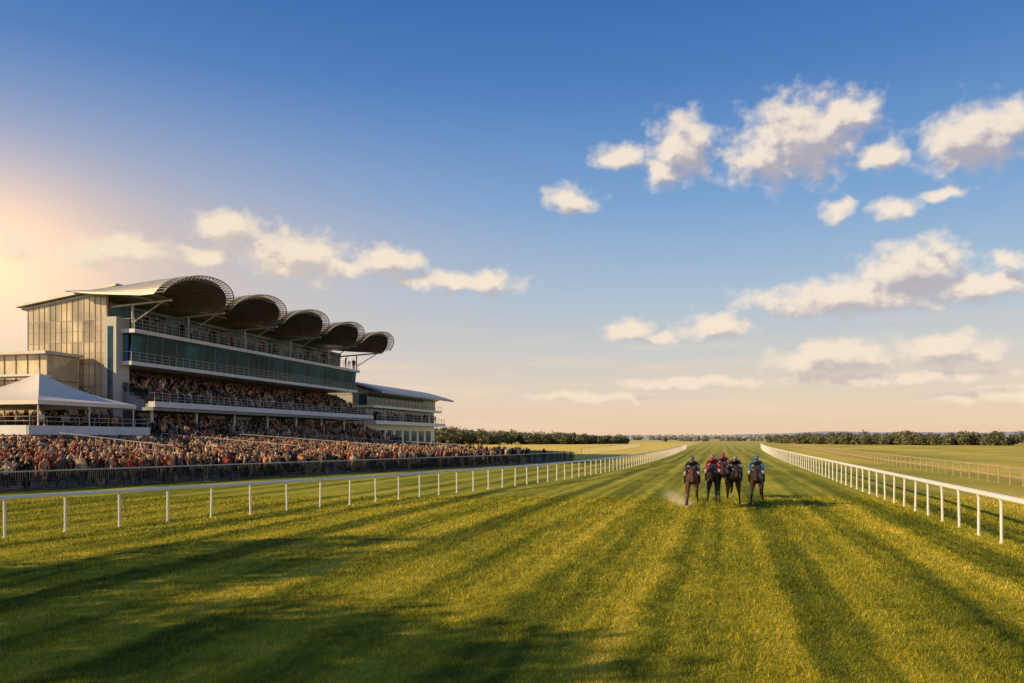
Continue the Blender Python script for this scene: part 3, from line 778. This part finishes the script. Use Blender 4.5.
# ------------------------------------------------------------------ world
W=bpy.data.worlds.new('World'); scene.world=W; W.use_nodes=True; nt=W.node_tree
try:
    W.cycles.sampling_method='MANUAL'; W.cycles.sample_map_resolution=256
except Exception: pass
bg=nt.nodes['Background']; bg.inputs[1].default_value=.1
sky=nt.nodes.new('ShaderNodeTexSky'); sky.sky_type='NISHITA'; sky.sun_disc=False; sky.sun_elevation=EL; sky.sun_rotation=math.atan2(to_sun.x,to_sun.y)
D=VM(nt,'NORMALIZE',nt.nodes.new('ShaderNodeTexCoord').outputs['Generated'])
sp=nt.nodes.new('ShaderNodeSeparateXYZ'); nt.links.new(D,sp.inputs[0])
el=M(nt,'ARCSINE',sp.outputs[2]); az=M(nt,'ARCTAN2',sp.outputs[0],sp.outputs[1])
eld=M(nt,'MULTIPLY',el,180/math.pi/45)
base=RAMP(nt,eld,[(0,(.88,.61,.41)),(.05,(.84,.65,.48)),(.13,(.63,.62,.59)),(.22,(.42,.54,.67)),(.36,(.20,.38,.66)),(.53,(.075,.215,.53)),(.68,(.034,.135,.41)),(1,(.025,.10,.34))])
def dirv(px,py):
    u=(px-512)/796; v=(438-py)/796; w=Vector((CA*u-SA,SA*u+CA,v)).normalized(); return w
gd=dirv(-30,262); gaz,gel=math.atan2(gd.x,gd.y),math.asin(gd.z)
cx=nt.nodes.new('ShaderNodeCombineXYZ'); nt.links.new(az,cx.inputs[0]); nt.links.new(el,cx.inputs[1]); AE=cx.outputs[0]
def gauss(sx,sy):
    q=VM(nt,'MULTIPLY',VM(nt,'SUBTRACT',AE,(gaz,gel,0)),(1/sx,1/sy,0))
    r=VM(nt,'LENGTH',q)
    return M(nt,'EXPONENT',M(nt,'MULTIPLY',M(nt,'MULTIPLY',r,r),-1.0))
g1=gauss(.12,.085); g2=gauss(.42,.135)
base=MIX(nt,M(nt,'MULTIPLY',g2,.72),base,(.86,.60,.42))
base=MIX(nt,1.0,base,MIX(nt,g1,(0,0,0),(.70,.36,.08)),'ADD')
CL=[(800,140,62,34),(765,158,40,22),(848,114,34,18),(684,146,32,25),(662,172,20,13),(622,158,25,11),(570,201,24,11),(972,138,58,28),(1016,120,34,20),(880,157,26,13),(892,208,22,10),(836,211,18,8),(945,193,26,6),
 (915,270,56,29),(850,297,114,16),(985,286,54,15),(1012,262,20,9),(715,327,38,11),(660,338,16,6),(628,330,24,7),(835,358,66,16),(945,350,60,15),(690,382,75,5),(880,378,140,6),
 (226,228,33,15),(205,257,26,9),(295,256,48,21),(338,268,34,9),(388,262,34,12),(470,283,52,10),(412,283,16,6),(120,248,50,13),(75,256,40,9),(15,246,34,10),(590,397,70,4),(1000,395,80,7)]
cg=bpy.data.node_groups.new('cloud_density','ShaderNodeTree'); cg.interface.new_socket('P',in_out='INPUT',socket_type='NodeSocketVector'); cg.interface.new_socket('D',in_out='OUTPUT',socket_type='NodeSocketFloat')
ci=cg.nodes.new('NodeGroupInput'); coo=cg.nodes.new('NodeGroupOutput'); P0=ci.outputs[0]
wn=cg.nodes.new('ShaderNodeTexNoise'); cg.links.new(P0,wn.inputs['Vector']); wn.inputs['Scale'].default_value=34; wn.inputs['Detail'].default_value=2
P=VM(cg,'ADD',P0,VM(cg,'MULTIPLY',VM(cg,'SUBTRACT',wn.outputs['Color'],(.5,.5,.5)),(.036,.02,0)))
acc=None
for (px,py,w,h) in CL:
    v=dirv(px,py); a_=math.atan2(v.x,v.y); e_=math.asin(v.z); u_=(px-512)/796; k=1/796/(1+u_*u_)
    q=VM(cg,'MULTIPLY',VM(cg,'SUBTRACT',P,(a_,e_,0)),(1/(w*k*1.25),1/(h*k*1.5),0))
    s=M(cg,'SUBTRACT',1.0,VM(cg,'LENGTH',q))
    acc=s if acc is None else M(cg,'SMOOTH_MAX',acc,s,.10)
nz=NOISE(cg,VM(cg,'MULTIPLY',P0,(1,1.3,1)),40,7,.54)
dn=M(cg,'ADD',M(cg,'MULTIPLY',M(cg,'MAXIMUM',acc,-1.2),2.2),M(cg,'MULTIPLY',M(cg,'SUBTRACT',nz,.53),3.1))
cg.links.new(dn,coo.inputs[0])
def dens(v):
    n=nt.nodes.new('ShaderNodeGroup'); n.node_tree=cg; nt.links.new(v,n.inputs[0]); return n.outputs[0]
d0=dens(AE); d1=dens(VM(nt,'ADD',AE,(-.008,.018,0)))
alpha=MR(nt,d0,-.35,1.35,0,1,True)
rel=MR(nt,M(nt,'SUBTRACT',d0,d1),-1.0,.9,0,1)
cover=MR(nt,d1,-.4,1.6,1,0)
lit=M(nt,'ADD',M(nt,'MULTIPLY',rel,.5),M(nt,'MULTIPLY',cover,.6),clamp=True)
lit=MR(nt,lit,.12,.85,0,1,True)
cc=MIX(nt,lit,(.46,.42,.47),(1.0,.85,.68))
cc=MIX(nt,MR(nt,el,.02,.2,.5,0),cc,(.90,.68,.50))
cc=MIX(nt,M(nt,'MULTIPLY',g2,.7,clamp=True),cc,(1.0,.80,.55))
hz=MR(nt,NOISE(nt,VM(nt,'MULTIPLY',AE,(2.2,26,1)),1.6,5,.6),.48,.70,0,.6,True)
hz=M(nt,'MULTIPLY',hz,M(nt,'MULTIPLY',MR(nt,el,.005,.03,.3,1),MR(nt,el,.07,.15,1,0)))
base=MIX(nt,hz,base,(.95,.72,.54))
full=MIX(nt,M(nt,'MULTIPLY',alpha,.95),base,cc)
full=MIX(nt,1.0,full,(10,10,10),'MULTIPLY')
full=MIX(nt,.08,full,sky.outputs[0])
nt.links.new(full,bg.inputs[0])
# ------------------------------------------------------------------ camera
cam=bpy.data.cameras.new('camera'); co_=bpy.data.objects.new('camera',cam); col.objects.link(co_)
cam.lens=28; cam.sensor_width=36; cam.shift_y=96.5/1024; cam.clip_end=20000; cam.clip_start=.1
co_.location=(0,0,3.1); co_.rotation_euler=(math.radians(90),0,math.radians(14.8)); scene.camera=co_
scene.view_settings.view_transform='Standard'; scene.view_settings.look='None'; scene.view_settings.exposure=0
